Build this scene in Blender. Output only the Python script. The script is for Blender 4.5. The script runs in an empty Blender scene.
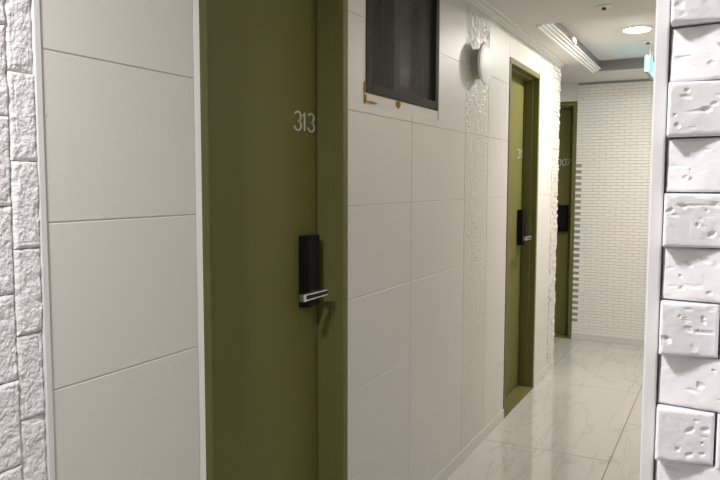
import bpy, bmesh, math, random
from mathutils import Vector, Matrix, noise
S = bpy.context.scene
COL = S.collection
PI = math.pi

# ------------------------------------------------------------------ camera
cam_data = bpy.data.cameras.new('camera')
cam_data.sensor_width = 36.0
cam_data.lens = 700.46 / 720 * 36
cam_data.clip_start = 0.01
cam = bpy.data.objects.new('camera', cam_data)
COL.objects.link(cam)
RX = Vector((0.8863401, 0.46302939, 0.00223794))
UX = Vector((-0.03889732, 0.06964016, 0.99681355))
FX = Vector((-0.46139812, 0.88360287, -0.07973547))
cam.matrix_world = Matrix(((RX.x, UX.x, -FX.x, 1.1685), (RX.y, UX.y, -FX.y, 0.0),
                           (RX.z, UX.z, -FX.z, 1.4440), (0, 0, 0, 1)))
S.camera = cam

# ------------------------------------------------------------------ world, light levels, exposure
world = bpy.data.worlds.new('world'); S.world = world
world.use_nodes = True
world.node_tree.nodes['Background'].inputs[0].default_value = (0.9, 0.92, 1.0, 1)
world.node_tree.nodes['Background'].inputs[1].default_value = 0.02
S.view_settings.view_transform = 'Standard'
S.view_settings.look = 'None'
S.view_settings.exposure = 0.17
S.view_settings.gamma = 1.0
S.view_settings.use_curve_mapping = False

DOWNLIGHT_STRENGTH = 400.0           # the lit lens of the recessed corridor lamp
EXIT_STRENGTH = 2.0

def lamp(name, loc, power, size, color, rot=(0, 0, 0)):
    d = bpy.data.lights.new(name, 'AREA'); d.shape = 'DISK'; d.size = size
    d.energy = power; d.color = color
    o = bpy.data.objects.new(name, d); o.location = loc; o.rotation_euler = rot
    COL.objects.link(o)
    return o
lamp('entrance_ceiling_lamp', (0.42, 0.12, 2.34), 27, 0.24, (1.0, 0.965, 0.97))
lamp('corridor_ceiling_lamp', (0.66, 2.35, 2.355), 1.5, 0.16, (1.0, 0.87, 0.62))
lamp('recess_fill_light', (0.98, 5.72, 2.44), 8.0, 0.14, (1.0, 0.945, 0.86))  # added fill behind the right pier, no known fixture; brightens the end wall

# ------------------------------------------------------------------ materials
def nodes(name):
    m = bpy.data.materials.new(name); m.use_nodes = True
    nt = m.node_tree
    return m, nt, nt.nodes['Principled BSDF']
def plain(name, col, rough=0.5, metal=0.0, spec=0.5, bump=0.0, scale=60.0):
    m, nt, b = nodes(name)
    b.inputs['Base Color'].default_value = (*col, 1)
    b.inputs['Roughness'].default_value = rough
    b.inputs['Metallic'].default_value = metal
    b.inputs['Specular IOR Level'].default_value = spec
    if bump:
        tc = nt.nodes.new('ShaderNodeTexCoord')
        n = nt.nodes.new('ShaderNodeTexNoise'); n.inputs['Scale'].default_value = scale
        n.inputs['Detail'].default_value = 4
        nt.links.new(tc.outputs['Object'], n.inputs['Vector'])
        bp = nt.nodes.new('ShaderNodeBump'); bp.inputs['Strength'].default_value = bump
        bp.inputs['Distance'].default_value = 0.002
        nt.links.new(n.outputs['Fac'], bp.inputs['Height'])
        nt.links.new(bp.outputs['Normal'], b.inputs['Normal'])
    return m
def emit(name, col, strength):
    m, nt, b = nodes(name)
    b.inputs['Base Color'].default_value = (*col, 1)
    b.inputs['Emission Color'].default_value = (*col, 1)
    b.inputs['Emission Strength'].default_value = strength
    return m

def tile_material():
    m, nt, b = nodes('white_wall_tile')
    b.inputs['Base Color'].default_value = (0.68, 0.663, 0.625, 1)
    b.inputs['Roughness'].default_value = 0.42
    tc = nt.nodes.new('ShaderNodeTexCoord')
    # sparse raised scratches, the way a plaster-look tile has them
    mp = nt.nodes.new('ShaderNodeMapping'); mp.inputs['Scale'].default_value = (1, 9, 5)
    mp.inputs['Rotation'].default_value = (0.7, 0, 0)
    nt.links.new(tc.outputs['Object'], mp.inputs['Vector'])
    n = nt.nodes.new('ShaderNodeTexNoise'); n.inputs['Scale'].default_value = 4.2
    n.inputs['Detail'].default_value = 3; n.inputs['Distortion'].default_value = 0.6
    nt.links.new(mp.outputs['Vector'], n.inputs['Vector'])
    r = nt.nodes.new('ShaderNodeValToRGB')
    r.color_ramp.elements[0].position = 0.675; r.color_ramp.elements[0].color = (0, 0, 0, 1)
    r.color_ramp.elements[1].position = 0.72; r.color_ramp.elements[1].color = (1, 1, 1, 1)
    nt.links.new(n.outputs['Fac'], r.inputs['Fac'])
    n2 = nt.nodes.new('ShaderNodeTexNoise'); n2.inputs['Scale'].default_value = 14
    n2.inputs['Detail'].default_value = 2
    nt.links.new(tc.outputs['Object'], n2.inputs['Vector'])
    mx = nt.nodes.new('ShaderNodeMath'); mx.operation = 'MULTIPLY_ADD'
    mx.inputs[1].default_value = 0.45
    nt.links.new(n2.outputs['Fac'], mx.inputs[0]); nt.links.new(r.outputs['Color'], mx.inputs[2])
    bp = nt.nodes.new('ShaderNodeBump'); bp.inputs['Strength'].default_value = 0.32
    bp.inputs['Distance'].default_value = 0.0025
    nt.links.new(mx.outputs[0], bp.inputs['Height'])
    nt.links.new(bp.outputs['Normal'], b.inputs['Normal'])
    return m
def strip_material():
    m, nt, b = nodes('embossed_leaf_tile')
    b.inputs['Base Color'].default_value = (0.66, 0.645, 0.60, 1)
    b.inputs['Roughness'].default_value = 0.4
    tc = nt.nodes.new('ShaderNodeTexCoord')
    mp = nt.nodes.new('ShaderNodeMapping'); mp.inputs['Scale'].default_value = (1, 1.0, 0.6)
    nt.links.new(tc.outputs['Object'], mp.inputs['Vector'])
    n = nt.nodes.new('ShaderNodeTexNoise'); n.inputs['Scale'].default_value = 10
    n.inputs['Detail'].default_value = 1; n.inputs['Distortion'].default_value = 1.6
    nt.links.new(mp.outputs['Vector'], n.inputs['Vector'])
    k = nt.nodes.new('ShaderNodeMath'); k.operation = 'MULTIPLY'; k.inputs[1].default_value = 42
    nt.links.new(n.outputs['Fac'], k.inputs[0])
    w = nt.nodes.new('ShaderNodeMath'); w.operation = 'SINE'
    nt.links.new(k.outputs[0], w.inputs[0])
    bp = nt.nodes.new('ShaderNodeBump'); bp.inputs['Strength'].default_value = 0.5
    bp.inputs['Distance'].default_value = 0.0022
    nt.links.new(w.outputs[0], bp.inputs['Height'])
    nt.links.new(bp.outputs['Normal'], b.inputs['Normal'])
    return m
def marble_material():
    m, nt, b = nodes('polished_marble_tile')
    tc = nt.nodes.new('ShaderNodeTexCoord')
    mp = nt.nodes.new('ShaderNodeMapping'); mp.inputs['Scale'].default_value = (2.4, 0.55, 1)
    mp.inputs['Rotation'].default_value = (0, 0, 0.75)
    nt.links.new(tc.outputs['Object'], mp.inputs['Vector'])
    w = nt.nodes.new('ShaderNodeTexNoise'); w.inputs['Scale'].default_value = 2.3
    w.inputs['Detail'].default_value = 9; w.inputs['Distortion'].default_value = 0.5
    nt.links.new(mp.outputs['Vector'], w.inputs['Vector'])
    a = nt.nodes.new('ShaderNodeMath'); a.operation = 'SUBTRACT'; a.inputs[1].default_value = 0.5
    nt.links.new(w.outputs['Fac'], a.inputs[0])
    ab = nt.nodes.new('ShaderNodeMath'); ab.operation = 'ABSOLUTE'
    nt.links.new(a.outputs[0], ab.inputs[0])
    r = nt.nodes.new('ShaderNodeValToRGB')
    e = r.color_ramp.elements
    e[0].position = 0.0; e[0].color = (0.49, 0.475, 0.44, 1)
    e[1].position = 0.014; e[1].color = (0.57, 0.555, 0.525, 1)
    x = e.new(0.2); x.color = (0.60, 0.585, 0.555, 1)
    nt.links.new(ab.outputs[0], r.inputs['Fac'])
    nt.links.new(r.outputs['Color'], b.inputs['Base Color'])
    b.inputs['Roughness'].default_value = 0.045
    b.inputs['Specular IOR Level'].default_value = 0.9
    return m
def mesh_screen_material():
    m, nt, b = nodes('fine_insect_screen')
    b.inputs['Base Color'].default_value = (0.06, 0.056, 0.048, 1)
    b.inputs['Roughness'].default_value = 0.6
    b.inputs['Alpha'].default_value = 0.22
    return m
def glass_material():
    m, nt, b = nodes('dark_window_glass')
    b.inputs['Base Color'].default_value = (0.055, 0.065, 0.06, 1)
    b.inputs['Roughness'].default_value = 0.08
    b.inputs['Alpha'].default_value = 0.7
    return m

M = dict(
    tile=tile_material(), strip=strip_material(), marble=marble_material(),
    grout=plain('pale_grout', (0.74, 0.725, 0.69), 0.6),
    floor_grout=plain('grey_floor_grout', (0.22, 0.20, 0.175), 0.8),
    stone=plain('white_painted_stone', (0.74, 0.73, 0.735), 0.6, bump=0.35, scale=220),
    stone_joint=plain('grey_stone_mortar', (0.34, 0.33, 0.33), 0.85),
    brick=plain('white_painted_brick', (0.81, 0.805, 0.82), 0.6, bump=0.2, scale=180),
    mosaic=plain('white_brick_tile', (0.88, 0.86, 0.82), 0.4, bump=0.1, scale=90),
    strip_brick=plain('cream_brick_tile', (0.68, 0.66, 0.62), 0.6, bump=0.3, scale=120),
    mosaic_joint=plain('brick_joint', (0.36, 0.345, 0.32), 0.85),
    paint=plain('white_paint', (0.80, 0.785, 0.765), 0.5),
    bead=plain('white_sealant', (0.86, 0.85, 0.81), 0.45),
    trim=plain('white_trim', (0.70, 0.69, 0.685), 0.4),
    ceiling=plain('ceiling_paint', (0.74, 0.73, 0.70), 0.8),
    fascia=plain('taupe_fascia', (0.20, 0.18, 0.165), 0.7),  # darker tone for the far and left side faces of the recess
    molding=plain('white_gloss_molding', (0.84, 0.82, 0.78), 0.35),
    green=plain('olive_door_paint', (0.152, 0.145, 0.043), 0.5, spec=0.25, bump=0.06, scale=300),
    green_frame=plain('olive_frame_paint', (0.148, 0.143, 0.048), 0.5, spec=0.25),
    black=plain('black_plastic', (0.004, 0.004, 0.005), 0.5, spec=0.2),
    chrome=plain('satin_chrome', (0.72, 0.71, 0.69), 0.28, metal=1.0),
    digit=plain('brushed_silver', (0.70, 0.68, 0.62), 0.35, metal=0.3),
    alu=plain('dark_grey_window_frame', (0.034, 0.031, 0.024), 0.6, spec=0.1),
    alu2=plain('brown_grey_sash', (0.062, 0.056, 0.047), 0.6, spec=0.2),
    screen=mesh_screen_material(), glass=glass_material(),
    curtain=plain('dark_brown_curtain', (0.02, 0.015, 0.01), 0.9),
    foam=plain('yellow_foam', (0.34, 0.19, 0.025), 0.8, bump=0.6, scale=200),
    plaster=plain('rough_filler', (0.72, 0.69, 0.61), 0.8, bump=0.5, scale=120),
    lampwhite=plain('white_lamp_shade', (0.90, 0.89, 0.87), 0.45),
    lampgrey=plain('grey_lamp_base', (0.40, 0.39, 0.36), 0.5),
    lens=emit('lit_lens', (1.0, 0.945, 0.86), DOWNLIGHT_STRENGTH),
    exit_white=plain('exit_housing', (0.25, 0.245, 0.33), 0.4),
    exit_face=emit('lit_exit_face', (0.12, 0.68, 1.0), EXIT_STRENGTH),
    exit_green=emit('lit_exit_green', (0.0, 0.55, 0.25), EXIT_STRENGTH * 0.7),
    dark=plain('dark_plastic', (0.05, 0.045, 0.04), 0.5),
)

# ------------------------------------------------------------------ mesh helpers
class MB:
    def __init__(self): self.v = []; self.f = []
    def quad(self, *ids): self.f.append(ids)
    def box(self, a, b):
        x0, y0, z0 = a; x1, y1, z1 = b; n = len(self.v)
        self.v += [(x0,y0,z0),(x1,y0,z0),(x1,y1,z0),(x0,y1,z0),(x0,y0,z1),(x1,y0,z1),(x1,y1,z1),(x0,y1,z1)]
        for q in ((0,3,2,1),(4,5,6,7),(0,1,5,4),(1,2,6,5),(2,3,7,6),(3,0,4,7)):
            self.f.append(tuple(n+i for i in q))
    def prism(self, pts, d):
        """extrude polygon (3D points) along vector d"""
        n = len(self.v); k = len(pts); d = Vector(d)
        self.v += [tuple(Vector(p)) for p in pts] + [tuple(Vector(p)+d) for p in pts]
        self.f.append(tuple(range(n, n+k))[::-1]); self.f.append(tuple(range(n+k, n+2*k)))
        for i in range(k):
            j = (i+1) % k
            self.f.append((n+i, n+j, n+k+j, n+k+i))
    def cham(self, o, u, v, nrm, w, h, d, c):
        """rectangular tile: origin o, axes u, v, outward nrm, size w x h x d, chamfer c on the face"""
        o, u, v, nrm = Vector(o), Vector(u), Vector(v), Vector(nrm)
        n = len(self.v)
        for (a, b, t) in ((0,0,0),(w,0,0),(w,h,0),(0,h,0),(0,0,d-c),(w,0,d-c),(w,h,d-c),(0,h,d-c),
                          (c,c,d),(w-c,c,d),(w-c,h-c,d),(c,h-c,d)):
            self.v.append(tuple(o+u*a+v*b+nrm*t))
        self.f.append((n+3, n+2, n+1, n))
        for r in (0, 4):
            for i in range(4):
                j = (i+1) % 4
                self.f.append((n+r+i, n+r+j, n+r+4+j, n+r+4+i))
        self.f.append((n+8, n+9, n+10, n+11))
    def lathe(self, prof, c, axis='z', seg=40):
        """prof: list of (r, t) along axis"""
        n = len(self.v); cx, cy, cz = c
        for (r, t) in prof:
            for i in range(seg):
                a = 2*PI*i/seg; p, q = r*math.cos(a), r*math.sin(a)
                if axis == 'z': self.v.append((cx+p, cy+q, cz+t))
                elif axis == 'x': self.v.append((cx+t, cy+p, cz+q))
                else: self.v.append((cx+q, cy+t, cz+p))
        for k in range(len(prof)-1):
            for i in range(seg):
                j = (i+1) % seg
                self.f.append((n+k*seg+i, n+k*seg+j, n+(k+1)*seg+j, n+(k+1)*seg+i))
        self.f.append(tuple(n+i for i in range(seg))[::-1])
        self.f.append(tuple(n+(len(prof)-1)*seg+i for i in range(seg)))
    def block(self, o, u, v, nrm, w, h, d, nu, nv, fn):
        """brick with a displaced front face: fn(s,t,point)->extra depth"""
        o, u, v, nrm = Vector(o), Vector(u), Vector(v), Vector(nrm)
        n = len(self.v)
        for j in range(nv+1):
            for i in range(nu+1):
                s, t = i/nu, j/nv
                p = o+u*(w*s)+v*(h*t)
                self.v.append(tuple(p+nrm*max(0.0015, d+fn(s, t, p))))
        W = nu+1
        for j in range(nv):
            for i in range(nu):
                a = n+j*W+i
                self.f.append((a, a+1, a+W+1, a+W))
        ring = [i for i in range(nu)] + [j*W+nu for j in range(nv)] + [nv*W+i for i in range(nu, 0, -1)] + [j*W for j in range(nv, 0, -1)]
        m = len(self.v)
        for k in ring:
            p = Vector(self.v[n+k]); base = p - nrm*((p-o).dot(nrm))
            self.v.append(tuple(base))
        L = len(ring)
        for k in range(L):
            k2 = (k+1) % L
            self.f.append((m+k, m+k2, n+ring[k2], n+ring[k]))
    def build(self, name, mat, parent=None, bevel=0.0, smooth=False, seg=2):
        me = bpy.data.meshes.new(name)
        me.from_pydata(self.v, [], self.f); me.update()
        bm = bmesh.new(); bm.from_mesh(me)
        bmesh.ops.recalc_face_normals(bm, faces=bm.faces[:]); bm.to_mesh(me); bm.free()
        me.materials.append(mat)
        o = bpy.data.objects.new(name, me); COL.objects.link(o)
        if parent: o.parent = parent
        if bevel:
            b = o.modifiers.new('bevel', 'BEVEL'); b.width = bevel; b.segments = seg
            b.limit_method = 'ANGLE'; b.angle_limit = 0.6
        if smooth:
            for p in me.polygons: p.use_smooth = True
        return o
def struct(o, label=None):
    o['kind'] = 'structure'
    if label: o['label'] = label
    return o
def tag(o, label, cat, group=None):
    o['label'] = label; o['category'] = cat; o['kind'] = 'thing'
    if group: o['group'] = group
    return o
def empty(name, loc, rz=0):
    o = bpy.data.objects.new(name, None); COL.objects.link(o)
    o.location = loc; o.rotation_euler = (0, 0, rz); o.empty_display_size = 0.1
    return o

# ------------------------------------------------------------------ the setting
CEIL = 2.366; TRAY = 2.450; WEND = 5.55; EEND = 6.675; TOP = 2.60
D_Y = (1.376, 4.149); D_W = 0.764; D_H = 2.195
WIN = (2.283, 2.998, 1.774, 2.31)        # window frame outline: y0, y1, z0, z1
X_RIGHT = 1.32

# floor: grout bed and marble tiles in one mesh per material
m = MB(); m.box((-1.7, -2.2, -0.10), (2.6, EEND, -0.0015)); struct(m.build('floor', M['floor_grout']))
m = MB()
g = 0.0024
ys_a = [3.762 + 1.36*k for k in range(-5, 4)]
ys_b = [4.42 + 1.36*k for k in range(-5, 4)]
xs = [-1.64, -0.82, 0.0, 0.68, 1.36, 2.04, 2.6]
for k in range(len(xs)-1):
    ys = ys_a if k % 2 == 0 else ys_b
    ys = [max(-2.2, min(EEND, y)) for y in ys]
    for a, b in zip(ys[:-1], ys[1:]):
        if b - a > 0.02:
            m.cham((xs[k]+g, a+g, -0.012), (1,0,0), (0,1,0), (0,0,1), xs[k+1]-xs[k]-2*g, b-a-2*g, 0.012, 0.0006)
ft = m.build('floor_tiles', M['marble']); struct(ft)

# left wall core
m = MB()
def wall_core(y0, y1, z0, z1): m.box((-0.24, y0, z0), (-0.0028, y1, z1))
m.box((-0.24, -2.2, 0), (-0.009, 0.9056, TOP)); wall_core(0.9056, D_Y[0], 0, TOP)
wall_core(D_Y[0], D_Y[0]+D_W, D_H, TOP)
wall_core(D_Y[0]+D_W, WIN[0], 0, TOP)
wall_core(WIN[0], WIN[1], 0, WIN[2]-0.004); wall_core(WIN[0], WIN[1], WIN[3], TOP)
wall_core(WIN[1], D_Y[1], 0, TOP)
wall_core(D_Y[1], D_Y[1]+D_W-0.006, D_H, TOP)
wall_core(D_Y[1]+D_W-0.006, WEND, 0, TOP)
m.box((-0.9, D_Y[0]-0.1, 0), (-0.24, D_Y[0], TOP)); m.box((-0.9, D_Y[1]-0.1, 0), (-0.24, D_Y[1], TOP))
m.box((-1.7, WEND-0.12, 0), (-0.24, WEND, TOP))
struct(m.build('wall_left', M['grout']))

# tiles on the left wall
m = MB(); st = MB()
ROW = [0.0336 + k/3 for k in range(8)]
G = 0.0011
def tile(mb, y0, y1, z0, z1):
    mb.cham((-0.0105, y0+G, z0+G), (0,1,0), (0,0,1), (1,0,0), y1-y0-2*G, z1-z0-2*G, 0.0105, 0.0016)
WY0, WY1, WZ0, WZ1 = 2.262, 3.004, 1.731, 2.33         # ragged cut-out round the window
def column(y0, y1, cut=None):
    for k in range(7):
        z0, z1 = ROW[k], min(ROW[k+1], CEIL)
        if cut and cut[0] < z1 and cut[1] > z0:
            pass
        tile(m, y0, y1, z0, z1)
column(0.9215, D_Y[0]-0.019)
def poly(pts): m.prism([(-0.0105, y, z) for y, z in pts], (0.0105, 0, 0))
def column_cut(y0, y1):
    left = y0 < WY0
    for k in range(7):
        z0, z1 = ROW[k], min(ROW[k+1], CEIL)
        if z1 <= WZ0: tile(m, y0, y1, z0, z1); continue
        a, b, c, d = y0+G, y1-G, z0+G, z1-G
        if z0 < WZ0:
            if left: poly([(a,c),(b,c),(b,WZ0),(WY0,WZ0),(WY0,d),(a,d)])
            else: poly([(a,c),(b,c),(b,d),(WY1,d),(WY1,WZ0),(a,WZ0)])
        elif z1 <= WZ1:
            if left: poly([(a,c),(WY0,c),(WY0,d),(a,d)])
            else: poly([(WY1,c),(b,c),(b,d),(WY1,d)])
        else:
            if left: poly([(a,c),(WY0,c),(WY0,WZ1),(b,WZ1),(b,d),(a,d)])
            else: poly([(WY1,c),(b,c),(b,d),(a,d),(a,WZ1),(WY1,WZ1)])
column_cut(D_Y[0]+D_W+0.003, 2.702)
column_cut(2.702, 3.372)
column(3.748, D_Y[1]-0.003)
column(D_Y[1]+D_W-0.003, 5.325)
tile(m, D_Y[0]-0.019, D_Y[0]+D_W+0.003, D_H+0.003, CEIL)
tile(m, D_Y[1]-0.003, D_Y[1]+D_W-0.003, D_H+0.003, CEIL)
struct(m.build('wall_left_tiles', M['tile']))
for k in range(7):
    tile(st, 3.372, 3.748, ROW[k], min(ROW[k+1], CEIL))
struct(st.build('wall_left_embossed_tiles', M['strip']))

# narrow strip of little bricks at the end of the left wall, running round its corner
m = MB(); rnd = random.Random(4)
P = 0.0276
for r in range(int(CEIL/P)):
    z = r*P
    y = 5.33
    off = 0.0 if r % 2 else 0.052
    cuts = [5.33] + [5.33+off+0.104*k for k in range(0, 4) if 5.345 < 5.33+off+0.104*k < WEND-0.01] + [WEND + rnd.uniform(-0.002, 0.008)]
    for a, b in zip(cuts[:-1], cuts[1:]):
        dd = 0.010 + rnd.uniform(0, 0.009)
        m.cham((-0.0105, a+0.001, z+0.0012), (0,1,0), (0,0,1), (1,0,0), b-a-0.002, P-0.0022, dd, 0.002)
struct(m.build('wall_left_brick_strip', M['strip_brick']))

# skirting along the left wall
m = MB()
for a, b in ((0.93, D_Y[0]-0.005), (D_Y[0]+D_W, D_Y[1]), (D_Y[1]+D_W-0.006, WEND)):
    m.box((0.0005, a, 0.0), (0.005, b, 0.066))
struct(m.build('baseboard_left', M['tile'], bevel=0.002))

# white corner beads on the left: beside the stone, and beside the first door
m = MB(); m.box((-0.011, 0.9055, 0), (0.005, 0.9205, CEIL)); struct(m.build('trim_1', M['trim'], bevel=0.002))
m = MB(); m.prism([(-0.011, D_Y[0]-0.0185, 0), (0.0005, D_Y[0]-0.0185, 0), (0.0035, D_Y[0]-0.0015, 0), (-0.011, D_Y[0]-0.0015, 0)], (0, 0, D_H))
struct(m.build('trim_2', M['bead']))

SW, SH = 0.0555, 0.1635
# rough split-stone facing on the left wall, blocks standing on end
m = MB(); m.box((-0.011, 0.9045-15*(SW+0.0016), 0), (-0.006, 0.9056, CEIL)); struct(m.build('wall_left_mortar', M['stone_joint']))
m = MB(); rnd = random.Random(11)
def stone_fn(seed, amp, w, h):
    o = Vector((seed*7.31, seed*3.7, seed*1.9))
    def fn(s, t, p):
        e = min(s*w, (1-s)*w, t*h, (1-t)*h)
        q = p + o
        f = noise.fractal(q*38, 0.9, 2.1, 5)
        rg = noise.ridged_multi_fractal(q*22, 0.9, 2.0, 4, 0.9, 2.0) if amp > 0 else 0
        edge = 0.0045*min(1.0, e/0.006)**0.6 - 0.0045
        ragged = -0.004*max(0.0, noise.noise(q*45))*(1.0 if e < 0.012 else 0.0)
        return amp*(f*0.5 + (rg-1.0)*0.2) + 0.0012*noise.fractal(q*130, 0.8, 2.1, 4) + edge + ragged
    return fn
for c in range(15):
    y1 = 0.9052 - c*(SW+0.0016); y0 = y1 - SW
    zoff = 1.6485 if c % 2 == 0 else 1.729
    for k in range(-11, 6):
        z0 = zoff + k*SH
        if z0 < 0.0 or z0+SH > CEIL+0.05: continue
        fine = c < 4 and 0.7 < z0 < 1.9
        m.block((-0.0105, y0, z0+0.0006), (0,1,0), (0,0,1), (1,0,0), SW, SH-0.0012, 0.0140+rnd.uniform(-0.0015, 0.003),
                34 if fine else 14, 96 if fine else 36, stone_fn(rnd.uniform(0, 50), 0.0042, SW, SH))
struct(m.build('wall_left_stone', M['stone'], smooth=False))
m = MB(); m.box((-0.011, -2.2, 0), (0.004, 0.9045-15*(SW+0.0016), CEIL)); struct(m.build('wall_left_plaster', M['paint']))

# right pier of the opening: painted bricks facing the entrance side
PY0, PX = 0.79, 1.111
m = MB(); m.box((PX-0.010, PY0, 0), (2.6, 0.925, CEIL)); struct(m.build('wall_front', M['paint'], bevel=0.0015))
m = MB(); m.box((PX-0.0125, 0.773, 0), (PX+0.0005, PY0+0.001, CEIL)); struct(m.build('trim_3', M['trim'], bevel=0.0018))
m = MB(); rnd = random.Random(23)
BH = 0.0548
def brick_fn(seed, corner, w, h, n_pits):
    r = random.Random(seed)
    o = Vector((seed*1.7, seed*0.9, seed*2.3))
    pits = [(r.uniform(0.12, 0.9), r.uniform(0.15, 0.85), r.uniform(0.0012, 0.0032), r.uniform(0.6, 1.9), r.uniform(-0.5, 0.9), r.uniform(0.001, 0.0022)) for _ in range(n_pits)]
    def fn(s, t, p):
        d = (corner[0]*(1-s)+corner[1]*s)*(1-t) + (corner[2]*(1-s)+corner[3]*s)*t
        q = p + o
        d += 0.0006*noise.fractal(q*45, 0.9, 2.0, 3)
        e = min(s*w, (1-s)*w, t*h, (1-t)*h)
        d += 0.0022*min(1.0, e/0.0028)**0.6 - 0.0022
        d -= 0.0022*max(0.0, noise.noise(q*75))*max(0.0, 1-e/0.005)
        for (a, b, rad, el, ang, dep) in pits:
            dx, dz = (s-a)*w, (t-b)*h
            x2 = (dx*math.cos(ang)+dz*math.sin(ang))/el; z2 = -dx*math.sin(ang)+dz*math.cos(ang)
            k = (x2*x2+z2*z2)/(rad*rad)*(1+0.6*noise.noise(q*300))
            if k < 1.3: d -= dep*max(0.0, 1-k*k*0.6)
        d -= 0.004*max(0.0, noise.noise(Vector((q.x*70, q.y*70, q.z*150)))-0.42)
        return d
    return fn
zj = 1.162
for k in range(-21, 22):
    z0 = zj + k*BH
    if z0 < 0 or z0+BH > CEIL: continue
    odd = k % 2 == 0
    x = PX+0.0015
    first = True
    widths = [0.0555 if odd else 0.118] + [0.118]*5
    if k in (5, 8): widths[0] = 0.09
    for w in widths:
        fine = first and 0.95 < z0 < 1.75 or (1.1 < z0 < 1.7 and x < 1.25)
        q = w/0.118
        if odd: cr = [0.0125+rnd.uniform(-.001,.0015), 0.0125-0.022*q, 0.010+rnd.uniform(-.001,.001), 0.010-0.022*q]
        else: cr = [-0.005+rnd.uniform(-.001,.001), -0.005+0.014*q, -0.007, -0.007+0.014*q]
        cr = [c*1.0 for c in cr]
        m.block((x+w-0.0012, PY0-0.0005, z0+0.0008), (-1,0,0), (0,0,1), (0,-1,0), w-0.0022, BH-0.0016, 0.019,
                72 if fine else 10, 44 if fine else 6,
                brick_fn(rnd.randint(1, 9999), [cr[1], cr[0], cr[3], cr[2]], w, BH, rnd.randint(4, 8)))
        x += w; first = False
struct(m.build('wall_front_bricks', M['brick']))

# the walls that close the place off
m = MB(); m.box((X_RIGHT, 0.925, 0), (X_RIGHT+0.15, EEND, TOP)); struct(m.build('wall_right', M['paint']))
m = MB(); m.box((2.6, -2.2, 0), (2.75, 0.925, TOP)); m.box((-0.24, -2.35, 0), (2.75, -2.2, TOP)); struct(m.build('wall_entrance', M['paint']))
m = MB(); m.box((-1.85, WEND-0.12, 0), (-1.7, EEND+0.2, TOP)); struct(m.build('wall_side_passage', M['paint']))

# end wall with its door opening
EX1 = -0.072; EX0 = EX1 - D_W
m = MB()
m.box((-1.7, EEND-0.002, 0), (EX0, EEND+0.2, TOP)); m.box((EX0, EEND-0.002, D_H+0.008), (EX1, EEND+0.2, TOP))
m.box((EX1, EEND+0.001, 0), (X_RIGHT+0.15, EEND+0.2, TOP))
m.box((-1.7, EEND+0.45, 0), (0.3, EEND+0.5, TOP))
struct(m.build('wall_far', M['paint']))
m = MB(); m.box((EX1, EEND-0.003, 0.0), (X_RIGHT, EEND+0.003, CEIL)); struct(m.build('wall_far_joints', M['mosaic_joint']))
m = MB(); rnd = random.Random(8); BW = 0.1035
for r in range(2, int(CEIL/P)+1):
    z = r*P
    if z+P > CEIL: continue
    odd = r % 2
    x = EX1 + 0.001 if odd else EX1 + 0.001 + BW/2
    if not odd and not (0.16 < z < 1.62):
        m.cham((EX1+0.001, EEND-0.003, z+0.0013), (1,0,0), (0,0,1), (0,-1,0), BW/2-0.002, P-0.0026, 0.009, 0.002)
    while x < X_RIGHT-0.01:
        w = min(BW, X_RIGHT-x)
        m.cham((x, EEND-0.003, z+0.0013), (1,0,0), (0,0,1), (0,-1,0), w-0.002, P-0.0026, 0.009+rnd.uniform(0, 0.003), 0.002)
        x += BW
struct(m.build('wall_far_bricks', M['mosaic']))
m = MB(); m.box((EX1, EEND-0.016, 0), (X_RIGHT, EEND-0.003, 0.058)); struct(m.build('baseboard_far', M['tile'], bevel=0.002))

# ceiling: low part, soffits round the recess, and the recess itself
TY0, TY1, TX0, TX1 = 4.160, 6.050, 0.222, 1.20
m = MB()
m.box((-0.24, -2.2, CEIL), (2.6, TY0, TOP))
m.box((-0.001, TY0, CEIL), (0.160, TY1, CEIL+0.022))
m.box((-1.7, WEND-0.12, CEIL), (-0.001, TY1, TOP))
m.box((-1.7, TY1+0.012, CEIL), (X_RIGHT, EEND+0.2, TOP))
m.box((-1.7, TY1, CEIL), (0.195, TY1+0.012, TOP))
m.box((TX1, TY0, CEIL), (X_RIGHT, TY1+0.012, TOP))
m.box((-0.24, TY0, CEIL+0.1), (0.17, TY1, TOP))
struct(m.build('ceiling', M['ceiling']))
m = MB(); m.box((0.195, TY0, TRAY), (TX1, TY1+0.012, TOP)); struct(m.build('ceiling_recess', M['ceiling']))
m = MB(); m.box((0.207, TY1, CEIL+0.001), (TX1, TY1+0.012, TRAY)); m.box((0.195, TY0+0.002, CEIL+0.0225), (0.207, TY1+0.012, TRAY)); struct(m.build('trim_4', M['fascia']))
# stepped molding on the left lip of the recess
prof = [(0.145, CEIL), (0.150, CEIL-0.012), (0.163, CEIL-0.014), (0.166, CEIL-0.006), (0.182, CEIL-0.005), (0.186, CEIL+0.004),
        (0.203, CEIL+0.005), (0.207, CEIL+0.013), (0.2215, CEIL+0.0135), (0.2215, CEIL+0.0215), (0.145, CEIL+0.0215)]
m = MB(); m.prism([(x, TY0+0.001, z) for x, z in prof], (0, TY1-TY0-0.002, 0)); struct(m.build('trim_5', M['molding']))
# crown molding between left wall and ceiling
prof = [(0.0, CEIL-0.026), (0.008, CEIL-0.026), (0.011, CEIL-0.019), (0.020, CEIL-0.016), (0.026, CEIL-0.008), (0.050, CEIL-0.007), (0.054, CEIL), (0.0, CEIL)]
m = MB(); m.prism([(x, 0.925, z-0.0003) for x, z in prof], (0, WEND-0.93, 0)); struct(m.build('trim_6', M['ceiling']))

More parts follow.
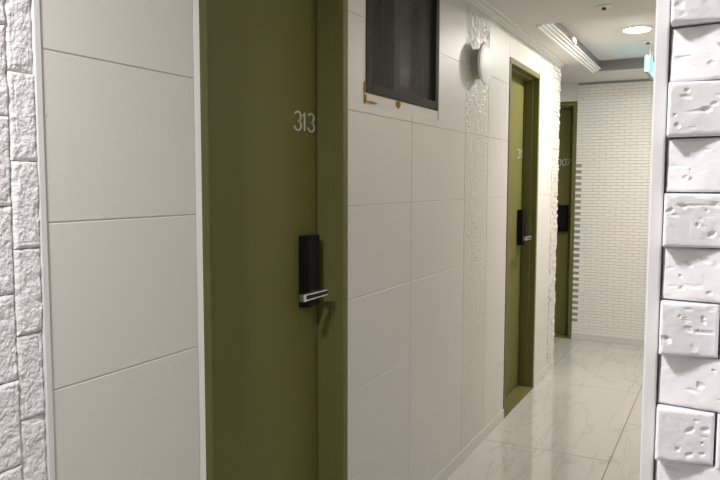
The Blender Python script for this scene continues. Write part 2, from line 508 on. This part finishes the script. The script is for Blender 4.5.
# ------------------------------------------------------------------ doors (local: x along the door, y into the wall, z up)
GLYPH = {
    '1': [[(0.10, 0.80), (0.45, 1.0), (0.45, 0.0)]],
    '0': [[(0.5+0.42*math.cos(a), 0.5+0.5*math.sin(a)) for a in [2*PI*k/20 for k in range(21)]]],
    '7': [[(0.08, 0.97), (0.92, 0.97), (0.40, 0.0)]],
    '3': [[(0.5+0.40*math.cos(a), 0.75+0.25*math.sin(a)) for a in [math.radians(150-k*15) for k in range(17)]] +
          [(0.5+0.44*math.cos(a), 0.26+0.26*math.sin(a)) for a in [math.radians(85-k*15) for k in range(18)]]],
}
def stroke(mb, pts, th, y0, y1):
    """flat ribbon of thickness th following 2-D points (x,z), standing from y0 to y1"""
    n = len(pts); L = []; R = []
    for i, p in enumerate(pts):
        a = Vector(pts[max(0, i-1)]); b = Vector(pts[min(n-1, i+1)])
        d = (b-a).normalized(); nn = Vector((-d.y, d.x)) * th/2
        L.append(Vector(p)+nn); R.append(Vector(p)-nn)
    for i in range(n-1):
        q = [L[i], R[i], R[i+1], L[i+1]]
        mb.prism([(v.x, y1, v.y) for v in q], (0, y0-y1, 0))
LEAF = 0.100
def make_door(name, loc, rz, number, label):
    W, H = D_W, D_H
    if abs(loc[1]-D_Y[1]) < 0.01: W -= 0.006
    d = struct(empty(name, loc, rz), label)
    m = MB(); JL, JR = 0.028, 0.034
    m.box((0, -0.004, 0), (JL, 0.15, H)); m.box((W-JR, -0.004, 0), (W, 0.15, H)); m.box((JL, -0.004, H-0.032), (W-JR, 0.15, H))
    m.box((W-JR-0.005, 0.036, 0), (W-JR+0.001, LEAF-0.003, H-0.032)); m.box((JL-0.001, 0.036, 0), (JL+0.012, LEAF-0.003, H-0.032))
    m.box((JL, 0.036, H-0.044), (W-JR, LEAF-0.003, H-0.031))
    m.build('door_frame', M['green_frame'], d, bevel=0.0025)
    m = MB(); m.box((JL, 0.0, 0.0), (W-JR, 0.15, 0.014)); m.build('threshold', M['green_frame'], d, bevel=0.002)
    m = MB(); m.box((JL+0.004, LEAF, 0.016), (W-JR-0.004, LEAF+0.04, H-0.036)); m.build('door_leaf', M['green'], d, bevel=0.002)
    # number: three thin raised digits
    m = MB(); h = 0.061
    for i, ch in enumerate(number):
        ox, w = ((0.580, 0.046), (0.632, 0.030 if ch == '1' else 0.040), (0.664, 0.046))[i]
        if rz == 0: ox -= 0.013
        for pts in GLYPH[ch]:
            stroke(m, [(ox+p[0]*w, 1.621+p[1]*h) for p in pts], 0.0052, LEAF-0.004, LEAF)
    m.build('room_number', M['digit'], d)['label'] = 'thin silver digits reading ' + number
    # digital lock with lever
    lx0, lx1, z0, z1 = (0.606, 0.690, 1.026, 1.270) if rz else (0.596, 0.690, 1.000, 1.250)
    yf = 0.060
    m = MB()
    m.prism([(lx0, LEAF, z0), (lx0+0.004, yf, z0+0.002), (lx1-0.012, yf, z0+0.002), (lx1, LEAF-0.015, z0), (lx1, LEAF, z0)], (0, 0, z1-z0))
    lk = m.build('door_lock', M['black'], d, bevel=0.003); lk['label'] = 'black digital lock plate'
    m = MB()
    pv = 0.638; m.lathe([(0.006, yf+0.001), (0.013, 0.024)], (pv, 0, z0+0.052), axis='y', seg=24)
    zc = z0+0.055
    xl = 0.492
    def bar(xa, xb, ha, hb, y0, y1):
        m.prism([(xa, y0, zc-ha), (xb, y0, zc-hb), (xb, y0, zc+hb), (xa, y0, zc+ha)], (0, y1-y0, 0))
    bar(xl, pv+0.007, 0.0115, 0.0090, 0.012, 0.024)
    # raised rim: closed at the free end, open at the pivot
    m.prism([(xl, 0.012, zc-0.0115), (pv+0.007, 0.012, zc-0.009), (pv+0.007, 0.012, zc-0.0058), (xl, 0.012, zc-0.0075)], (0, -0.004, 0))
    m.prism([(xl, 0.012, zc+0.0115), (pv+0.007, 0.012, zc+0.009), (pv+0.007, 0.012, zc+0.0058), (xl, 0.012, zc+0.0075)], (0, -0.004, 0))
    m.prism([(xl, 0.012, zc-0.0075), (xl+0.016, 0.012, zc-0.0075), (xl+0.016, 0.012, zc+0.0075), (xl, 0.012, zc+0.0075)], (0, -0.004, 0))
    lv = m.build('lever_handle', M['chrome' if rz else 'black'], lk); lv['label'] = 'chrome lever' if rz else 'black lever'
    m = MB(); m.prism([(xl+0.017, 0.0115, zc-0.0072), (pv+0.006, 0.0115, zc-0.0056), (pv+0.006, 0.0115, zc+0.0056), (xl+0.017, 0.0115, zc+0.0072)], (0, -0.0025, 0))
    m.build('lever_inlay', M['black'], lk)
    return d
make_door('door_1', (0.0, D_Y[0], 0), PI/2, '313', 'olive green door numbered 313, nearest of the corridor doors')
make_door('door_2', (0.0, D_Y[1], 0), PI/2, '311', 'olive green door in the middle of the corridor wall, beyond the round wall lamp')
make_door('door_3', (EX0, EEND-0.012, 0), 0, '307', 'olive green door in the far end wall beside the white bricks')

# ------------------------------------------------------------------ window over the tiles
y0, y1, z0, z1 = WIN
w = struct(empty('window_1', (0, y0, z0)), 'dark grey framed window with insect screen high in the tiled wall')
w0 = Vector((0, y0, z0))
def wbox(mb, a, b): mb.box(tuple(Vector(a)-w0), tuple(Vector(b)-w0))
m = MB(); fw = 0.048
wbox(m, (-0.20, y0, z0), (0.001, y0+fw, z1)); wbox(m, (-0.20, y1-0.036, z0), (0.001, y1, z1))
wbox(m, (-0.20, y0+fw, z0), (0.001, y1-0.036, z0+0.038)); wbox(m, (-0.20, y0+fw, z1-0.038), (0.001, y1-0.036, z1))
m.build('window_frame', M['alu'], w, bevel=0.003)
m = MB(); wbox(m, (-0.016, y0+fw, z0+0.038), (-0.014, y1-0.036, z1-0.038)); m.build('insect_screen', M['screen'], w)
def sash(xa, ya, yb, stl, str_, zb, zt, label):
    m = MB(); za, zc = z0+0.038, z1-0.040
    wbox(m, (xa-0.028, ya, za), (xa, ya+stl, zc)); wbox(m, (xa-0.028, yb-str_, za), (xa, yb, zc))
    wbox(m, (xa-0.028, ya+stl, za), (xa, yb-str_, zb)); wbox(m, (xa-0.028, ya+stl, zt), (xa, yb-str_, zc))
    s = m.build('window_sash', M['alu2'], w, bevel=0.003)
    m = MB(); wbox(m, (xa-0.018, ya+stl-0.003, zb-0.003), (xa-0.012, yb-str_+0.003, zt+0.003)); m.build('glass_pane', M['glass'], s)
sash(-0.050, 2.632, 2.961, 0.056, 0.062, 1.852, 2.225, None)
sash(-0.095, 2.334, 2.690, 0.075, 0.056, 1.852, 2.225, None)
m = MB()
pts = [(-0.165+0.012*math.sin(k*0.9), y0+fw+k*(y1-y0-fw-0.036)/40) for k in range(41)]
m.prism([(x, y, z0+0.038) for x, y in pts] + [(x-0.004, y, z0+0.038) for x, y in reversed(pts)], (0, 0, z1-z0-0.076))
for i in range(len(m.v)): m.v[i] = tuple(Vector(m.v[i])-w0)
m.build('curtain', M['curtain'], w)
# filler in the gap between frame and cut tiles, with bits of foam left in it
m = MB()
wbox(m, (-0.0105, WY0+0.001, WZ0+0.001), (-0.003, WY1-0.001, z0)); wbox(m, (-0.0105, WY0+0.001, z0), (-0.003, y0, WZ1-0.001)); wbox(m, (-0.0105, y1, z0), (-0.003, WY1-0.001, WZ1-0.001))
m.build('gap_filler', M['plaster'], w)
def foam(cy, cz, ry, rz, seed):
    bm = bmesh.new(); bmesh.ops.create_icosphere(bm, subdivisions=3, radius=1)
    for v in bm.verts:
        k = 1+0.45*noise.noise(v.co*1.8+Vector((seed, 0, 0)))
        v.co = Vector((v.co.x*0.007*k, v.co.y*ry*k, v.co.z*rz*k)) + Vector((-0.002, cy, cz)) - w0
    me = bpy.data.meshes.new('foam_remnant'); bm.to_mesh(me); bm.free(); me.materials.append(M['foam'])
    o = bpy.data.objects.new('foam_remnant', me); COL.objects.link(o); o.parent = w
    o['label'] = 'yellow brown scrap of gap foam'
foam(2.271, 1.790, 0.006, 0.020, 1.0)
foam(2.274, 1.752, 0.010, 0.016, 2.6)
foam(2.566, 1.759, 0.020, 0.015, 4.0)
foam(2.330, 1.743, 0.045, 0.003, 7.0)

# ------------------------------------------------------------------ things
# round wall lamp
L = tag(empty('wall_lamp', (0.0005, 3.52, 2.058)), 'unlit round white disc wall lamp on the embossed tile strip beside the middle door', 'wall lamp')
m = MB(); m.lathe([(0.076, 0.0), (0.076, 0.030), (0.060, 0.038)], (0, 0, 0), axis='x', seg=48); m.build('lamp_base', M['lampgrey'], L, bevel=0.002)
m = MB(); m.lathe([(0.070, 0.036), (0.098, 0.040), (0.105, 0.044), (0.105, 0.050), (0.101, 0.055), (0.080, 0.058), (0.04, 0.060), (0.001, 0.0605)], (0, 0, 0), axis='x', seg=64)
m.build('lamp_disc', M['lampwhite'], L, smooth=False)

# recessed corridor lamp
D = tag(empty('downlight', (0.612, 4.945, TRAY)), 'lit round ceiling downlight in the recessed ceiling near the exit sign', 'ceiling light')
m = MB(); m.lathe([(0.079, -0.0005), (0.092, -0.0005), (0.091, -0.004), (0.080, -0.007), (0.079, -0.0005)], (0, 0, 0), seg=48); m.build('trim_ring', M['paint'], D)
m = MB(); m.lathe([(0.0785, -0.0008), (0.0785, -0.005), (0.072, -0.0075), (0.05, -0.011), (0.001, -0.012)], (0, 0, 0), seg=48); m.build('light_lens', M['lens'], D)

# sprinklers / detectors
def sprinkler(name, loc, r, label, cat, group=None):
    T = tag(empty(name, loc), label, cat, group)
    m = MB(); m.lathe([(r, -0.0005), (r, -0.004), (r*0.8, -0.008), (r*0.45, -0.009)], (0, 0, 0), seg=32); m.build('ceiling_flange', M['paint'], T)
    m = MB(); m.lathe([(r*0.28, -0.009), (r*0.24, -0.014), (r*0.30, -0.016), (r*0.30, -0.019)], (0, 0, 0), seg=24); m.build('nozzle', M['dark'], T)
sprinkler('sprinkler_head', (0.567, 3.877, CEIL), 0.040, 'small ceiling sprinkler with dark nozzle on the low ceiling', 'sprinkler')
sprinkler('sprinkler_head', (0.636, 5.40, TRAY), 0.042, 'small ceiling sprinkler in the recess between downlight and exit sign', 'sprinkler')

# little white box in the recess behind the molding
B = tag(empty('junction_box', (0.2215, 4.87, TRAY-0.032)), 'small white box behind the left molding of the ceiling recess', 'junction box')
m = MB(); m.box((-0.0142, -0.06, -0.029), (0.0125, 0.06, 0.0)); m.build('box_body', M['paint'], B, bevel=0.004)
m = MB(); m.box((-0.0142, -0.062, -0.036), (0.0145, 0.062, -0.0285)); m.build('box_lid', M['paint'], B, bevel=0.003)

# exit sign, seen nearly edge on
X = tag(empty('exit_sign', (0.626, 5.46, TRAY)), 'lit box exit sign with glowing cyan face hanging under the recessed ceiling', 'exit sign')
zt, zb, ln, th = -0.080, -0.202, 0.44, 0.026
m = MB(); m.box((-th/2, 0, zb), (th/2, ln, zt)); m.build('sign_housing', M['exit_white'], X, bevel=0.003)
for yy in (0.20, ln-0.07):
    m = MB(); m.lathe([(0.007, zt), (0.007, -0.001)], (0, yy, 0), seg=16); m.build('hanger', M['paint'], X)
for sx in (1, -1):
    m = MB()
    a, b = sorted((sx*(th/2-0.001), sx*(th/2+0.003)))
    m.box((a, 0.010, zb+0.010), (b, ln-0.010, zt-0.010)); f = m.build('sign_face', M['exit_face'], X, bevel=0.001)
    # running figure heading for a doorway
    g = MB(); xa = sx*(th/2+0.003); dx = sx*0.0015
    def P2(pts): g.prism([(xa, y, z) for y, z in pts], (dx, 0, 0))
    cy, cz = 0.10, (zt+zb)/2
    P2([(cy+0.010+0.011*math.cos(2*PI*k/14), cz+0.042+0.011*math.sin(2*PI*k/14)) for k in range(14)])
    P2([(cy-0.016, cz+0.026), (cy+0.012, cz+0.030), (cy+0.006, cz-0.012), (cy-0.014, cz-0.010)])
    P2([(cy+0.008, cz+0.028), (cy+0.042, cz+0.006), (cy+0.038, cz-0.001), (cy+0.004, cz+0.016)])
    P2([(cy-0.012, cz+0.026), (cy-0.042, cz+0.010), (cy-0.038, cz+0.002), (cy-0.012, cz+0.014)])
    P2([(cy-0.004, cz-0.010), (cy+0.006, cz-0.010), (cy+0.034, cz-0.030), (cy+0.022, cz-0.056), (cy+0.014, cz-0.052), (cy+0.022, cz-0.032)])
    P2([(cy-0.014, cz-0.008), (cy-0.002, cz-0.010), (cy-0.016, cz-0.034), (cy-0.046, cz-0.044), (cy-0.046, cz-0.035), (cy-0.024, cz-0.028)])
    P2([(cy+0.070, cz-0.058), (cy+0.078, cz-0.058), (cy+0.078, cz+0.052), (cy+0.130, cz+0.052), (cy+0.130, cz+0.060), (cy+0.070, cz+0.060)])
    g.build('running_figure', M['exit_green'], f)
